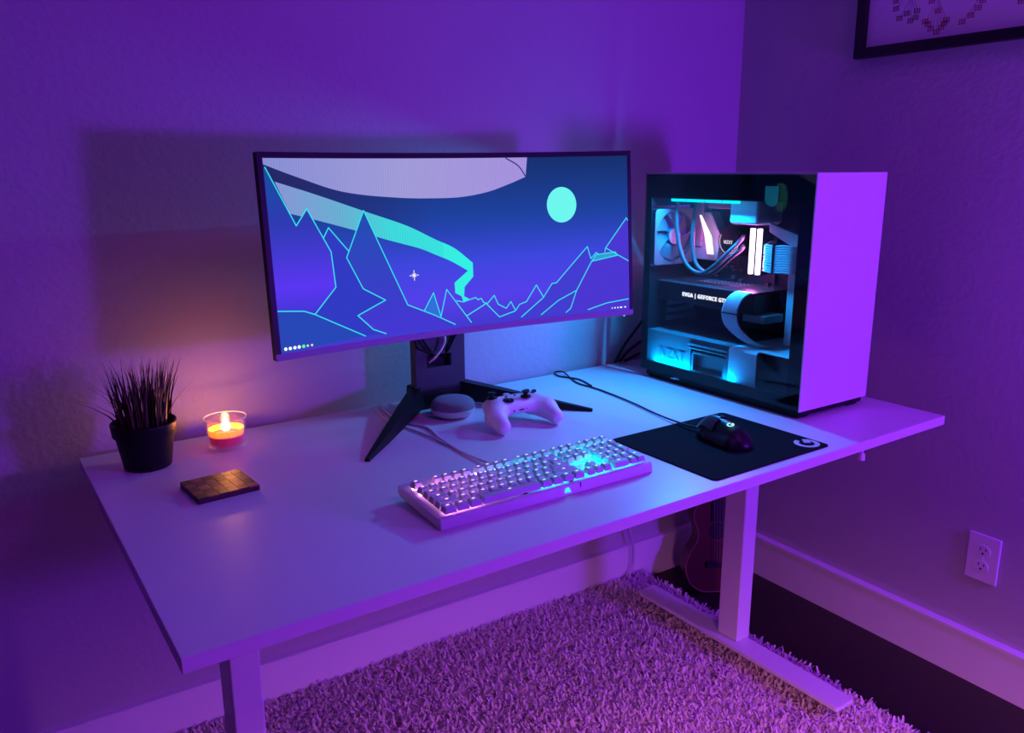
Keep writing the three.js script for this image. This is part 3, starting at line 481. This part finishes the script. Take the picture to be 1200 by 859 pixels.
  { // cable bar
    const bar = mesh('cable_bar', [box(0.07, 0.16, 0.402, 0.50, 0.214, 0.299, 0.008)], innerWhite, pc, 'white cable bar with a boxed top');
    const sl = extrude(poly([[0.295, 0.405], [0.376, 0.382], [0.376, 0.13], [0.358, 0.13], [0.358, 0.358], [0.296, 0.386]]), 0.008, 0.0008); const p = sl.attributes.position; for (let i = 0; i < p.count; i++) p.setXYZ(i, 0.126 - p.getZ(i), p.getY(i), p.getX(i)); sl.computeVertexNormals();
    mesh('bar_strip', sl, innerWhite, bar);
    const slv = std([0.72, 0.72, 0.75], 0.7);
    for (let k = 0; k < 12; k++) { const y = 0.297 + k * 0.0054; mesh('board_lead', tube([[0.185, y, 0.262], [0.15, y + 0.002, 0.275], [0.112, y + 0.003 * Math.sin(k), 0.29], [0.1, y, 0.305], [0.1, y - 0.0015, 0.328], [0.102, y + 0.001, 0.352], [0.106, y, 0.374], [0.12, y, 0.386], [0.16, y, 0.388], [0.19, y, 0.386]], 0.0026, 36, 7), slv, bar, 'white sleeved lead'); }
    mesh('lead_comb', box(0.0955, 0.106, 0.292, 0.361, 0.324, 0.3285, 0.001), blk, bar);
  }
  { // power-supply shroud
    const s = std([0.13, 0.13, 0.135], 0.5);
    const sh = mesh('power_shroud', [box(0.02, 0.2, 0.1205, 0.1235, 0.005, 0.28), box(0.02, 0.0225, 0.032, 0.1205, 0.005, 0.152), box(0.02, 0.0225, 0.032, 0.04, 0.152, 0.28), box(0.02, 0.0225, 0.112, 0.1205, 0.152, 0.28), box(0.02, 0.0225, 0.04, 0.112, 0.152, 0.16), box(0.02, 0.0225, 0.04, 0.112, 0.272, 0.28)], s, pc);
    const tx = text('NZXT', 0.027, 0.0012); tx.computeBoundingBox(); tx.scale(0.086 / (tx.boundingBox.max.x - tx.boundingBox.min.x), 1, 1); tx.rotateY(-Math.PI / 2); mesh('lettering', T(tx, 0.0202, 0.0705, 0.097), std([0.1, 0.1, 0.105], 0.3), sh, 'raised lettering');
    for (const y of [0.1065, 0.0985]) mesh('rib', box(0.0165, 0.0225, y, y + 0.004, 0.153, 0.277, 0.001), greyMetal, sh);
    mesh('drive_frame', [box(0.018, 0.028, 0.087, 0.0925, 0.168, 0.274, 0.001), box(0.018, 0.028, 0.04, 0.087, 0.165, 0.172, 0.001), box(0.018, 0.028, 0.04, 0.087, 0.265, 0.272, 0.001), box(0.018, 0.028, 0.04, 0.046, 0.165, 0.272, 0.001)], s, sh);
    mesh('drive', box(0.03, 0.045, 0.042, 0.09, 0.17, 0.268), std([0.16, 0.16, 0.17], 0.4), sh);
    const bd = extrude(poly([[0.02, 0.036], [0.02, 0.117], [0.0245, 0.1225], [0.2, 0.1235], [0.2, 0.1205], [0.0265, 0.1195], [0.023, 0.116], [0.023, 0.036]]), 0.081); bd.translate(0, 0, 0.281);
    mesh('bent_cover', bd, innerWhite, pc, 'white bent cover plate');
    mesh('shelf', box(0.03, 0.2, 0.1215, 0.1235, 0.362, 0.45), innerWhite, pc);
    mesh('drive_tray', [box(0.05, 0.06, 0.04, 0.115, 0.365, 0.452, 0.002), box(0.0485, 0.05, 0.075, 0.1, 0.4, 0.406)], std([0.02, 0.02, 0.022], 0.35), pc);
  }
  mesh('front_vent', [...Array(26)].map((_, i) => box(0.0031, 0.0034, 0.12 + i * 0.0045, 0.1225 + i * 0.0045, D - 0.012, D - 0.0105)).slice(0, 26), std([0.12, 0.11, 0.13], 0.4), br);
}

// ---------------------------------------------------------------- keyboard
{
  const kb = keyboard = thing('backlit_keyboard', 'white mechanical keyboard with pink and cyan backlight', 'keyboard', [0.6205, H + 0.0007, 0.678]);
  kb.rotation.x = 0.075;
  const U = 0.0184, KW = 0.435, cap = std([0.47, 0.46, 0.48], 0.45), body = std([0.66, 0.65, 0.67], 0.42);
  const side = poly([[0, 0.001], [-0.004, 0.0155], [-0.006, 0.0165], [-0.0085, 0.0165], [-0.009, 0.014], [-0.143, 0.014], [-0.143, 0.004], [-0.135, 0.0], [-0.006, 0.0]]);
  const sg = extrude(side, KW - 0.002, 0.001); const p = sg.attributes.position; for (let i = 0; i < p.count; i++) p.setXYZ(i, p.getZ(i) - KW / 2 + 0.001, p.getY(i), p.getX(i)); sg.computeVertexNormals();
  const cs = mesh('case', toCreasedNormals(sg, 0.4), body, kb);
  mesh('front_seam', box(0.052, 0.0528, 0.002, 0.0155, -0.005, -0.0005), blackSoft, cs);
  const mk = extrude(poly([[-0.0075, -0.0035], [0.0065, -0.0045], [0.0025, 0.0045], [-0.005, 0.0035]]), 0.0006); mesh('emblem', T(mk.rotateX(-0.27), 0.025, 0.0085, -0.0012), glow([0.0, 0.85, 1.0], 1.1), cs, 'cyan glowing emblem');
  for (const x of [-0.19, 0.19]) mesh('foot', box(x - 0.012, x + 0.012, -0.0085, 0.002, -0.136, -0.128, 0.001), blackSoft, kb);
  const rows = [
    [-0.1147, [1, 'g1', 1, 1, 1, 1, 'g.5', 1, 1, 1, 1, 'g.5', 1, 1, 1, 1, 'g.25', 1, 1, 1, 'g.25', 1, 1, 1, 1]],
    [-0.0912, [1, 1, 1, 1, 1, 1, 1, 1, 1, 1, 1, 1, 1, 2, 'g.25', 1, 1, 1, 'g.25', 1, 1, 1, 1]],
    [-0.0724, [1.5, 1, 1, 1, 1, 1, 1, 1, 1, 1, 1, 1, 1, 1.5, 'g.25', 1, 1, 1, 'g.25', 1, 1, 1, 't1']],
    [-0.0536, [1.75, 1, 1, 1, 1, 1, 1, 1, 1, 1, 1, 1, 2.25, 'g3.5', 1, 1, 1]],
    [-0.0348, [2.25, 1, 1, 1, 1, 1, 1, 1, 1, 1, 1, 2.75, 'g1.25', 1, 'g1.25', 1, 1, 1, 't1']],
    [-0.016, [1.25, 1.25, 1.25, 6.25, 1.25, 1.25, 1.25, 1.25, 'g.25', 1, 1, 1, 'g.25', 2, 1]],
  ];
  const geoms = {}, capGeo = (w, d) => geoms[w + '_' + d] ??= toCreasedNormals(frustum(w * U - 0.0018, d * U - 0.0018, w * U - 0.0074, d * U - 0.0066, 0.0088, -0.001), 0.3);
  const legend = new THREE.BoxGeometry(0.0052, 0.0003, 0.0026), ledGeo = new THREE.BoxGeometry(0.009, 0.0012, 0.005);
  const ramp = [[0, [1.0, 0.30, 0.95]], [0.16, [0.95, 0.3, 1.0]], [0.3, [0.45, 0.35, 1.0]], [0.45, [0.0, 0.6, 1.0]], [1, [0.0, 0.8, 1.0]]];
  const hue = (t) => { for (let i = 1; i < ramp.length; i++) if (t <= ramp[i][0]) { const f = (t - ramp[i - 1][0]) / (ramp[i][0] - ramp[i - 1][0]); return ramp[i - 1][1].map((c, k) => c + (ramp[i][1][k] - c) * f); } return ramp[4][1]; };
  const BIN = 12, ledMat = [...Array(BIN)].map((_, i) => glow(hue((i + 0.5) / BIN), 38)), legMat = [...Array(BIN)].map((_, i) => glow(hue((i + 0.5) / BIN).map((c) => 0.35 + 0.65 * c), 1.6));
  const plate = mesh('switch_plate', box(-KW / 2 + 0.002, KW / 2 - 0.002, 0.0138, 0.0146, -0.1415, -0.0092), std([0.7, 0.7, 0.72], 0.35), kb);
  for (const [z, r] of rows) {
    let x = -22.5 * U / 2;
    for (const k of r) {
      if (typeof k === 'string' && k[0] === 'g') { x += parseFloat(k.slice(1)) * U; continue; }
      const tall = k === 't1', w = tall ? 1 : k, cx = x + w * U / 2, cz = tall ? z + U / 2 : z, bin = Math.min(BIN - 1, Math.floor((cx / KW + 0.5) * BIN));
      const key = mesh('key', capGeo(w, tall ? 2 : 1), cap, kb); key.position.set(cx, 0.0205, cz);
      const lg = mesh('legend', legend, legMat[bin], key); lg.position.set(0, 0.0089, -0.0036);
      if (w !== 6.25) { const sw = mesh('light', ledGeo, ledMat[bin], key); sw.position.set(0, -0.0052, -0.0045); }
      x += w * U;
    }
  }
  kb.rotation.x = 0;
  for (const x of [-0.052, 0.042]) mesh('stabilizer', box(x - 0.004, x + 0.004, 0.0146, 0.0205, -0.02, -0.0135, 0.001), blackSoft, kb);
  for (const [x, rgb, k] of [[-0.16, [1, 0.3, 0.95], 0.0006], [0.03, [0, 0.6, 1], 0.0006], [0.115, [0, 0.8, 1], 0.0035]]) { const l = new THREE.PointLight(new THREE.Color().setRGB(...rgb), k, 0, 2); l.position.set(x, 0.021, -0.0536); l.castShadow = true; kb.add(l); }
  const tilt = new THREE.Matrix4().makeRotationX(0.075); for (const c of kb.children) c.applyMatrix4(tilt);
}

// ---------------------------------------------------------------- mouse pad and mouse
let mouse;
const holder = new THREE.Group();                            // cords are shaped in world space, then attached to their thing
{
  const pad = thing('mouse_pad', 'black cloth mouse pad with a white logo', 'mouse pad', [1.056, H, 0.6405]);
  const s = extrude(roundRect(0.326, 0.273, 0.012), 0.0016, 0.0004); s.rotateX(-Math.PI / 2); mesh('cloth', T(s, 0, 0.0004, 0), phys([0.006, 0.0065, 0.010], 0.9, { specularIntensity: 0.15 }), pad);
  const ring = new THREE.Shape(); const r0 = 0.0115, r1 = 0.019; ring.absarc(0, 0, r1, 0.75, Math.PI * 2 - 0.35, false); ring.absarc(0, 0, r0, Math.PI * 2 - 0.5, 0.8, true);
  const gl = merge([new THREE.ShapeGeometry(ring, 24), new THREE.ShapeGeometry(poly([[0.002, -0.0065], [0.019, -0.0065], [0.0185, 0.0035], [0.002, 0.0035]]), 2)]); gl.scale(1.3, 1.3, 1); gl.rotateZ(0.85); gl.rotateX(-Math.PI / 2);
  mesh('logo', T(gl, 1.190 - 1.056, 0.0026, 0.745 - 0.6405), std([0.55, 0.55, 0.6], 0.6), pad, 'white letter G logo');
}
{
  const m = mouse = thing('computer_mouse', 'black wired mouse with a glowing green logo', 'mouse', [1.068, H + 0.002, 0.642], -0.06);
  const f = (x, y, z) => {                                   // front towards -z
    const t = (z + 0.064) / 0.128, top = 0.017 + 0.024 * Math.sin(Math.min(1, Math.max(0, 0.18 + 0.78 * t)) * Math.PI) ** 0.9;
    const wide = 0.0315 - 0.005 * Math.exp(-(((t - 0.42) / 0.2) ** 2)), e = Math.hypot(x / wide, (y - 0.004) / Math.max(0.01, top), Math.max(0, Math.abs(z) - 0.03) / 0.034);
    let d = (e - 1) * 0.02; d = Math.max(d, -y + 0.0005);
    return Math.max(smin(d, capsule(x, y, z, [-0.024, 0.006, -0.02], [-0.027, 0.006, 0.035], 0.008, 0.011), 0.012), 0.0005 - y);
  };
  mesh('shell', sdfMesh(f, [-0.045, 0, -0.07], [0.045, 0.05, 0.07], 72), phys([0.009, 0.008, 0.010], 0.36, { specularIntensity: 0.45 }), m);
  for (const s of [-1, 1]) {
    const b = sdfMesh((x, y, z) => Math.max(f(x, y, z) - 0.0022, -f(x, y, z) + 0.001, Math.abs(x - s * 0.0145) - 0.0115, Math.abs(z + 0.034) - 0.026, 0.018 - y), [-0.035, 0, -0.066], [0.035, 0.05, 0.0], 72);
    mesh('button', b, std([0.03, 0.03, 0.035], 0.28), m);
  }
  mesh('scroll_wheel', T(cyl(0.011, 0.011, 0.006, 24).rotateZ(Math.PI / 2), 0, 0.031, -0.03), std([0.1, 0.1, 0.11], 0.3, { metalness: 0.7 }), m);
  const ring = new THREE.Shape(); ring.absarc(0, 0, 0.0072, 0.7, Math.PI * 2 - 0.3, false); ring.absarc(0, 0, 0.0044, Math.PI * 2 - 0.4, 0.75, true);
  const lg = merge([new THREE.ShapeGeometry(ring, 16), new THREE.ShapeGeometry(poly([[0.0008, -0.0024], [0.0072, -0.0024], [0.007, 0.0012], [0.0008, 0.0012]]), 2)]); lg.rotateX(-Math.PI / 2); lg.rotateX(0.1); lg.rotateZ(0.25);
  mesh('logo', T(lg, -0.012, 0.0435, 0.026), glow([0.45, 1.0, 0.12], 1.1), m, 'glowing green letter logo');
}
mouse.attach(mesh('cord', tube([[1.085, H + 0.011, 0.58], [1.07, H + 0.011, 0.565], [1.078, H + 0.0055, 0.49], [1.09, H + 0.0034, 0.42], [1.107, H + 0.0032, 0.331], [1.122, H + 0.0025, 0.192], [1.119, H + 0.0025, 0.12], [1.139, H + 0.003, 0.06], [1.152, H + 0.006, 0.012], [1.142, H + 0.003, -0.006], [1.125, H + 0.0025, 0.03], [1.145, H + 0.0025, 0.09], [1.13, H + 0.0025, 0.16]], 0.0021, 140, 8), std([0.01, 0.01, 0.012], 0.5), holder, 'thin black cord'));

// ---------------------------------------------------------------- smart speaker
{
  const s = speaker = thing('smart_speaker', 'small round smart speaker with a grey fabric top behind the controller', 'speaker', [0.722, H, 0.172]);
  mesh('base', lathe([[0, 0], [0.028, 0], [0.04, 0.004], [0.0475, 0.012], [0.0492, 0.019], [0.0488, 0.0205], [0, 0.0205]]), std([0.75, 0.74, 0.76], 0.45), s, 'white plastic base');
  const fab = dataTex(256, (x, y, i) => { const v = 120 + 60 * Math.sin(x * 0.8) * Math.sin(y * 0.8) + 30 * Math.sin(i * 12.9898); return [v, v, v]; });
  mesh('fabric_top', lathe([[0.0488, 0.0205], [0.0484, 0.027], [0.0455, 0.034], [0.039, 0.039], [0.028, 0.0418], [0.012, 0.0428], [0, 0.043]]), std([0.26, 0.27, 0.3], 0.9, { bumpMap: fab, bumpScale: 0.0006 }), s, 'grey fabric dome');
}

// ---------------------------------------------------------------- game controller
{
  const c = thing('game_controller', 'white game controller with black sticks', 'game controller', [0.803, H, 0.298], -0.03);
  const f = (x, y, z) => {
    const ax = Math.abs(x);
    let d = rbox(ax, y - 0.004 * (1 - (x / 0.06) ** 2), z + 0.002, [0, 0.036, -0.008], [0.062, 0.0155, 0.034], 0.015);
    d = smin(d, capsule(ax, y, z, [0.046, 0.035, -0.006], [0.064, 0.03, 0.024], 0.0235, 0.02), 0.014);
    d = smin(d, capsule(ax, y, z, [0.064, 0.03, 0.024], [0.0665, 0.0185, 0.054], 0.021, 0.0165), 0.012);
    d = smin(d, rbox(ax, y, z, [0.036, 0.036, -0.044], [0.02, 0.007, 0.007], 0.006), 0.008);
    return Math.max(d, -(y - 0.0006));
  };
  mesh('shell', sdfMesh(f, [-0.09, 0, -0.06], [0.09, 0.062, 0.075], 96), std([0.76, 0.74, 0.77], 0.45), c);
  const stick = (x, y, z) => mesh('thumbstick', [T(cyl(0.0045, 0.0045, 0.009, 16), x, y, z), T(lathe([[0, 0], [0.006, 0], [0.0085, 0.002], [0.0088, 0.0035], [0.0078, 0.0042], [0.005, 0.0034], [0, 0.003]], 24), x, y + 0.0045, z), T(lathe([[0, 0], [0.0115, 0], [0.0115, 0.002], [0.008, 0.004], [0, 0.004]], 24), x, y - 0.005, z)], black, c, 'black thumbstick');
  stick(-0.049, 0.0635, -0.016); stick(0.021, 0.0625, 0.008);
  mesh('direction_pad', [T(cyl(0.0125, 0.0125, 0.003, 28), -0.024, 0.0558, 0.008), box(-0.028, -0.020, 0.0565, 0.0595, -0.003, 0.019, 0.001), box(-0.035, -0.013, 0.0565, 0.0595, 0.004, 0.012, 0.001)], black, c, 'dark direction pad');
  for (const [x, z] of [[0.048, -0.006], [0.048, -0.028], [0.037, -0.017], [0.059, -0.017]]) mesh('button', T(cyl(0.005, 0.0052, 0.004, 20), x, 0.0592, z), black, c, 'black round button');
  for (const x of [-0.011, 0.011]) mesh('menu_button', T(cyl(0.0028, 0.0028, 0.002, 16), x, 0.0558, -0.02), black, c);
  mesh('home_button', T(lathe([[0, 0.002], [0.007, 0.0015], [0.0085, 0], [0, -0.001]], 24), 0, 0.0552, -0.036), std([0.6, 0.6, 0.62], 0.3), c);
  mesh('headset_port', [box(-0.0065, 0.0065, 0.0345, 0.0375, 0.0225, 0.0248, 0.001), T(cyl(0.0018, 0.0018, 0.002, 14).rotateX(Math.PI / 2), -0.019, 0.0355, 0.0238), T(cyl(0.0012, 0.0012, 0.002, 12).rotateX(Math.PI / 2), 0.0125, 0.037, 0.0238)], black, c);
}

// ---------------------------------------------------------------- potted grass
{
  const o = thing('potted_grass', 'artificial grass in a black pot at the desk corner', 'plant', [0.101, H, 0.118]);
  mesh('pot', lathe([[0, 0], [0.0385, 0], [0.041, 0.002], [0.0505, 0.062], [0.0545, 0.063], [0.0565, 0.083], [0.0562, 0.086], [0.0535, 0.086], [0.051, 0.066], [0, 0.064]]), phys([0.007, 0.0065, 0.007], 0.45, { specularIntensity: 0.5 }), o);
  mesh('soil', T(cyl(0.0515, 0.05, 0.012, 32), 0, 0.068, 0), std([0.012, 0.009, 0.007], 0.95), o);
  const pos = [], idx = [], col = [];
  for (let i = 0; i < 230; i++) {
    const a = rr(0, 6.283), r = 0.046 * Math.sqrt(rnd()), x = r * Math.cos(a), z = r * Math.sin(a), edge = r / 0.046, wild = rnd() < 0.05 ? 1 : 0;
    const lean = (0.006 + 0.03 * edge * rnd() + wild * 0.05), la = a + rr(-0.8, 0.8), h = (0.06 + 0.07 * Math.sqrt(rnd())) * (1 - 0.15 * wild), w = rr(0.0016, 0.003), tw = rr(0, 6.28), o2 = pos.length / 3, sh = rr(0.7, 1.3);
    for (let k = 0; k <= 4; k++) { const t = k / 4, ww = w * (1 - t * 0.92), bx = x + Math.cos(la) * lean * t * t, bz = z + Math.sin(la) * lean * t * t, y = 0.07 + h * (t - 0.1 * wild * t * t); for (const s of [-1, 1]) { pos.push(bx + s * ww * Math.cos(tw), y, bz + s * ww * Math.sin(tw)); col.push(0.07 * sh, 0.05 * sh, 0.014 * sh); } if (k < 4) { const b = o2 + k * 2; idx.push(b, b + 1, b + 2, b + 1, b + 3, b + 2); } }
  }
  const g = new THREE.BufferGeometry(); g.setAttribute('position', new THREE.Float32BufferAttribute(pos, 3)); g.setAttribute('color', new THREE.Float32BufferAttribute(col, 3)); g.setIndex(idx); g.computeVertexNormals();
  const b = mesh('grass_blades', g, new THREE.MeshStandardMaterial({ vertexColors: true, roughness: 0.5, side: THREE.DoubleSide }), o, 'dark green thin grass blades'); b.userData.kind = 'stuff';
}

// ---------------------------------------------------------------- candle
{
  const o = thing('candle', 'lit candle in a clear glass cup beside the potted grass', 'candle', [0.252, H, 0.094]);
  mesh('glass_cup', lathe([[0, 0.0004], [0.0345, 0.0004], [0.0365, 0.002], [0.0372, 0.006], [0.0405, 0.060], [0.0388, 0.060], [0.0352, 0.0125], [0.032, 0.010], [0, 0.0097]], 64), phys([1, 1, 1], 0.05, { transmission: 1, thickness: 0, ior: 1.7 }), o, 'clear thick-bottomed glass');
  mesh('cup_rim', T(new THREE.TorusGeometry(0.0395, 0.0011, 10, 64).rotateX(Math.PI / 2), 0, 0.0608, 0), phys([1, 1, 1], 0.08, { transmission: 0.75, thickness: 0, ior: 1.8 }), o, 'rounded glass rim');
  mesh('cup_base', lathe([[0, 0.0012], [0.0335, 0.0012], [0.0355, 0.004], [0.0335, 0.009], [0, 0.0093]], 48), phys([1, 1, 1], 0.1, { transmission: 0.8, thickness: 0, ior: 1.5 }), o, 'thick glass base');
  const fl = [], N = 96; const rad = (a, r) => r * (1 + 0.02 * Math.cos(a * 24));
  const ringAt = (r, y) => [...Array(N)].map((_, i) => { const a = i / N * Math.PI * 2; return [rad(a, r) * Math.cos(a), y, -rad(a, r) * Math.sin(a)]; });
  const wax = loftQuads([ringAt(0.0305, 0.0105), ringAt(0.0318, 0.018), ringAt(0.0328, 0.0265)], true);
  mesh('wax', toCreasedNormals(wax, 0.7), phys([0.6, 0.07, 0.2], 0.7, { transmission: 0.2, thickness: 0 }), o, 'fluted red-pink wax');
  const rim = loftQuads([ringAt(0.0328, 0.0265), ringAt(0.034, 0.039), ringAt(0.0325, 0.039), ringAt(0.031, 0.027)], false);
  mesh('wax_rim', toCreasedNormals(rim, 0.7), phys([0.95, 0.6, 0.12], 0.9, { transmission: 0.5, thickness: 0 }), o, 'thin translucent wax edge');
  mesh('wick', T(cyl(0.0008, 0.0008, 0.009, 8), 0, 0.0325, 0), std(0x0a0806, 0.9), o);
  mesh('flame', lathe([[0, 0.032], [0.006, 0.034], [0.0095, 0.039], [0.0092, 0.0435], [0.0062, 0.051], [0.0026, 0.059], [0, 0.065]], 20), glow([1.0, 0.82, 0.42], 5), o, 'bright yellow flame');
  const l = new THREE.PointLight(FLAME, FLAME_CD, 0, 2); l.position.set(0, 0.046, 0); l.castShadow = true; l.shadow.radius = 0.25; o.add(l);
}

// ---------------------------------------------------------------- wooden coaster
{
  const o = thing('wooden_coaster', 'square checkered wooden coaster lying near the candle', 'coaster', [0.1775, H, 0.312], 0.07);
  const S = 0.0515, Dp = 0.0485;
  mesh('base', box(-S, S, 0, 0.0085, -Dp, Dp, 0.0015), std([0.055, 0.02, 0.014], 0.5), o);
  const tones = [[0.02, 0.006, 0.005], [0.15, 0.045, 0.028], [0.3, 0.11, 0.065], [0.045, 0.013, 0.009]].map((c) => std(c, 0.42)), nx = 6, nz = 5, g = new RoundedBoxGeometry(2 * S / nx - 0.0006, 0.003, 2 * Dp / nz - 0.0006, 1, 0.0003);
  for (let i = 0; i < nx; i++) for (let j = 0; j < nz; j++) { const t = mesh('block', g, tones[(i + j) % 2 ? (rnd() < 0.6 ? 1 : 2) : (rnd() < 0.6 ? 0 : 3)], o); t.position.set(-S + (i + 0.5) * 2 * S / nx, 0.0085 + rr(0, 0.0004), -Dp + (j + 0.5) * 2 * Dp / nz); }
}

// ---------------------------------------------------------------- cords on and under the desk
const whiteCord = std([0.7, 0.62, 0.62], 0.6);
keyboard.attach(mesh('cord', tube([[0.626, H + 0.0034, 0.008], [0.618, H + 0.003, 0.03], [0.605, H + 0.0028, 0.11], [0.614, H + 0.0028, 0.172], [0.628, H + 0.0028, 0.225], [0.615, H + 0.0028, 0.3], [0.609, H + 0.003, 0.39], [0.611, H + 0.0045, 0.455], [0.614, H + 0.01, 0.52], [0.615, H + 0.016, 0.538]], 0.0025, 120, 8), whiteCord, holder, 'pale braided cord'));
keyboard.attach(mesh('cord', tube([[0.61, H + 0.003, 0.01], [0.6, H + 0.0028, 0.035], [0.586, H + 0.0025, 0.11], [0.589, H + 0.0025, 0.178], [0.598, H + 0.0025, 0.225], [0.606, H + 0.003, 0.29], [0.606, H + 0.003, 0.34]], 0.002, 100, 8), whiteCord, holder, 'second pale cord strand'));
speaker.attach(mesh('cord', tube([[0.682, H + 0.006, 0.166], [0.668, H + 0.003, 0.14], [0.655, H + 0.003, 0.1], [0.645, H + 0.003, 0.05], [0.648, H + 0.003, 0.01]], 0.002, 60, 8), whiteCord, holder, 'thin white cord'));
for (const pts of [
  [[1.338, H + 0.005, 0.012], [1.36, H + 0.05, 0.022], [1.396, H + 0.1, 0.035], [1.43, H + 0.19, 0.09], [1.45, H + 0.21, 0.138]],
  [[1.352, H + 0.005, 0.012], [1.385, H + 0.045, 0.03], [1.42, H + 0.075, 0.06], [1.44, H + 0.085, 0.138]],
  [[1.372, H + 0.005, 0.014], [1.405, H + 0.03, 0.045], [1.43, H + 0.04, 0.08], [1.44, H + 0.045, 0.138]]])
  tower.attach(mesh('cord', tube(pts, 0.0038, 60, 8), black, holder, 'black cord at the back'));
tag(mesh('hanging_cord', tube([[1.395, H - 0.05, 0.012], [1.4, H - 0.4, 0.012], [1.406, H - 0.515, 0.02], [1.42, H - 0.569, 0.024], [1.417, H - 0.635, 0.026], [1.402, 0.045, 0.03], [1.38, 0.03, 0.05]], 0.003, 80, 8), std([0.6, 0.58, 0.6], 0.5)), 'white cord hanging down the wall under the desk', 'cord');

// ---------------------------------------------------------------- ukulele in the corner
{
  const o = thing('ukulele', 'dark red-brown ukulele leaning in the corner under the desk', 'ukulele', [1.598, 0, 0.2], -0.5);
  o.rotation.order = 'YXZ'; o.rotation.x = -0.13;
  const bodyMat = std([0.08, 0.013, 0.01], 0.4), dark = std([0.01, 0.008, 0.008], 0.5);
  const half = [[0, 0], [0.045, 0.003], [0.078, 0.025], [0.094, 0.062], [0.094, 0.09], [0.08, 0.125], [0.064, 0.152], [0.058, 0.172], [0.062, 0.2], [0.071, 0.225], [0.068, 0.252], [0.05, 0.27], [0.022, 0.277], [0, 0.278]];
  const cv = new THREE.CatmullRomCurve3(half.map(([x, y]) => new THREE.Vector3(x, y, 0)), false, 'centripetal').getPoints(60), pts = [...cv.map((p) => [p.x, p.y]), ...cv.slice(1, -1).reverse().map((p) => [-p.x, p.y])];
  const s = poly(pts); const bg = extrude(s, 0.052, 0.0015); bg.translate(0, 0.003, -0.056);
  const bd = mesh('body', bg, bodyMat, o);
  const rim = tube(pts.map(([x, y]) => [x * 1.005, y + 0.003, -0.001]), 0.0016, 160, 6, true); mesh('binding', rim, std([0.3, 0.12, 0.1], 0.4), bd);
  mesh('sound_hole', T(cyl(0.026, 0.026, 0.001, 32).rotateX(Math.PI / 2), 0, 0.188, -0.0015), dark, bd);
  mesh('rosette', T(new THREE.TorusGeometry(0.029, 0.001, 6, 40), 0, 0.188, -0.0015), std([0.2, 0.1, 0.08], 0.5), bd);
  mesh('bridge', [box(-0.034, 0.034, 0.078, 0.098, -0.002, 0.006, 0.002), box(-0.022, 0.022, 0.09, 0.093, 0.005, 0.009)], dark, bd);
  const nk = mesh('neck', [box(-0.0185, 0.0185, 0.22, 0.55, -0.003, 0.004, 0.001), box(-0.017, 0.017, 0.27, 0.55, -0.022, -0.003, 0.006)], dark, o);
  mesh('headstock', box(-0.028, 0.028, 0.55, 0.64, -0.024, -0.008, 0.004), bodyMat, nk);
  for (const x of [-1, 1]) for (const y of [0.57, 0.61]) mesh('tuner', T(new THREE.SphereGeometry(0.007, 12, 8), x * 0.034, y, -0.016), steelWhite, nk);
  for (let i = 0; i < 4; i++) mesh('string', tube([[-0.0135 + i * 0.009, 0.092, 0.0085], [-0.0105 + i * 0.007, 0.56, 0.0055]], 0.0006, 2, 5), std([0.2, 0.18, 0.2], 0.5), o);
}

renderer.render(scene, camera);
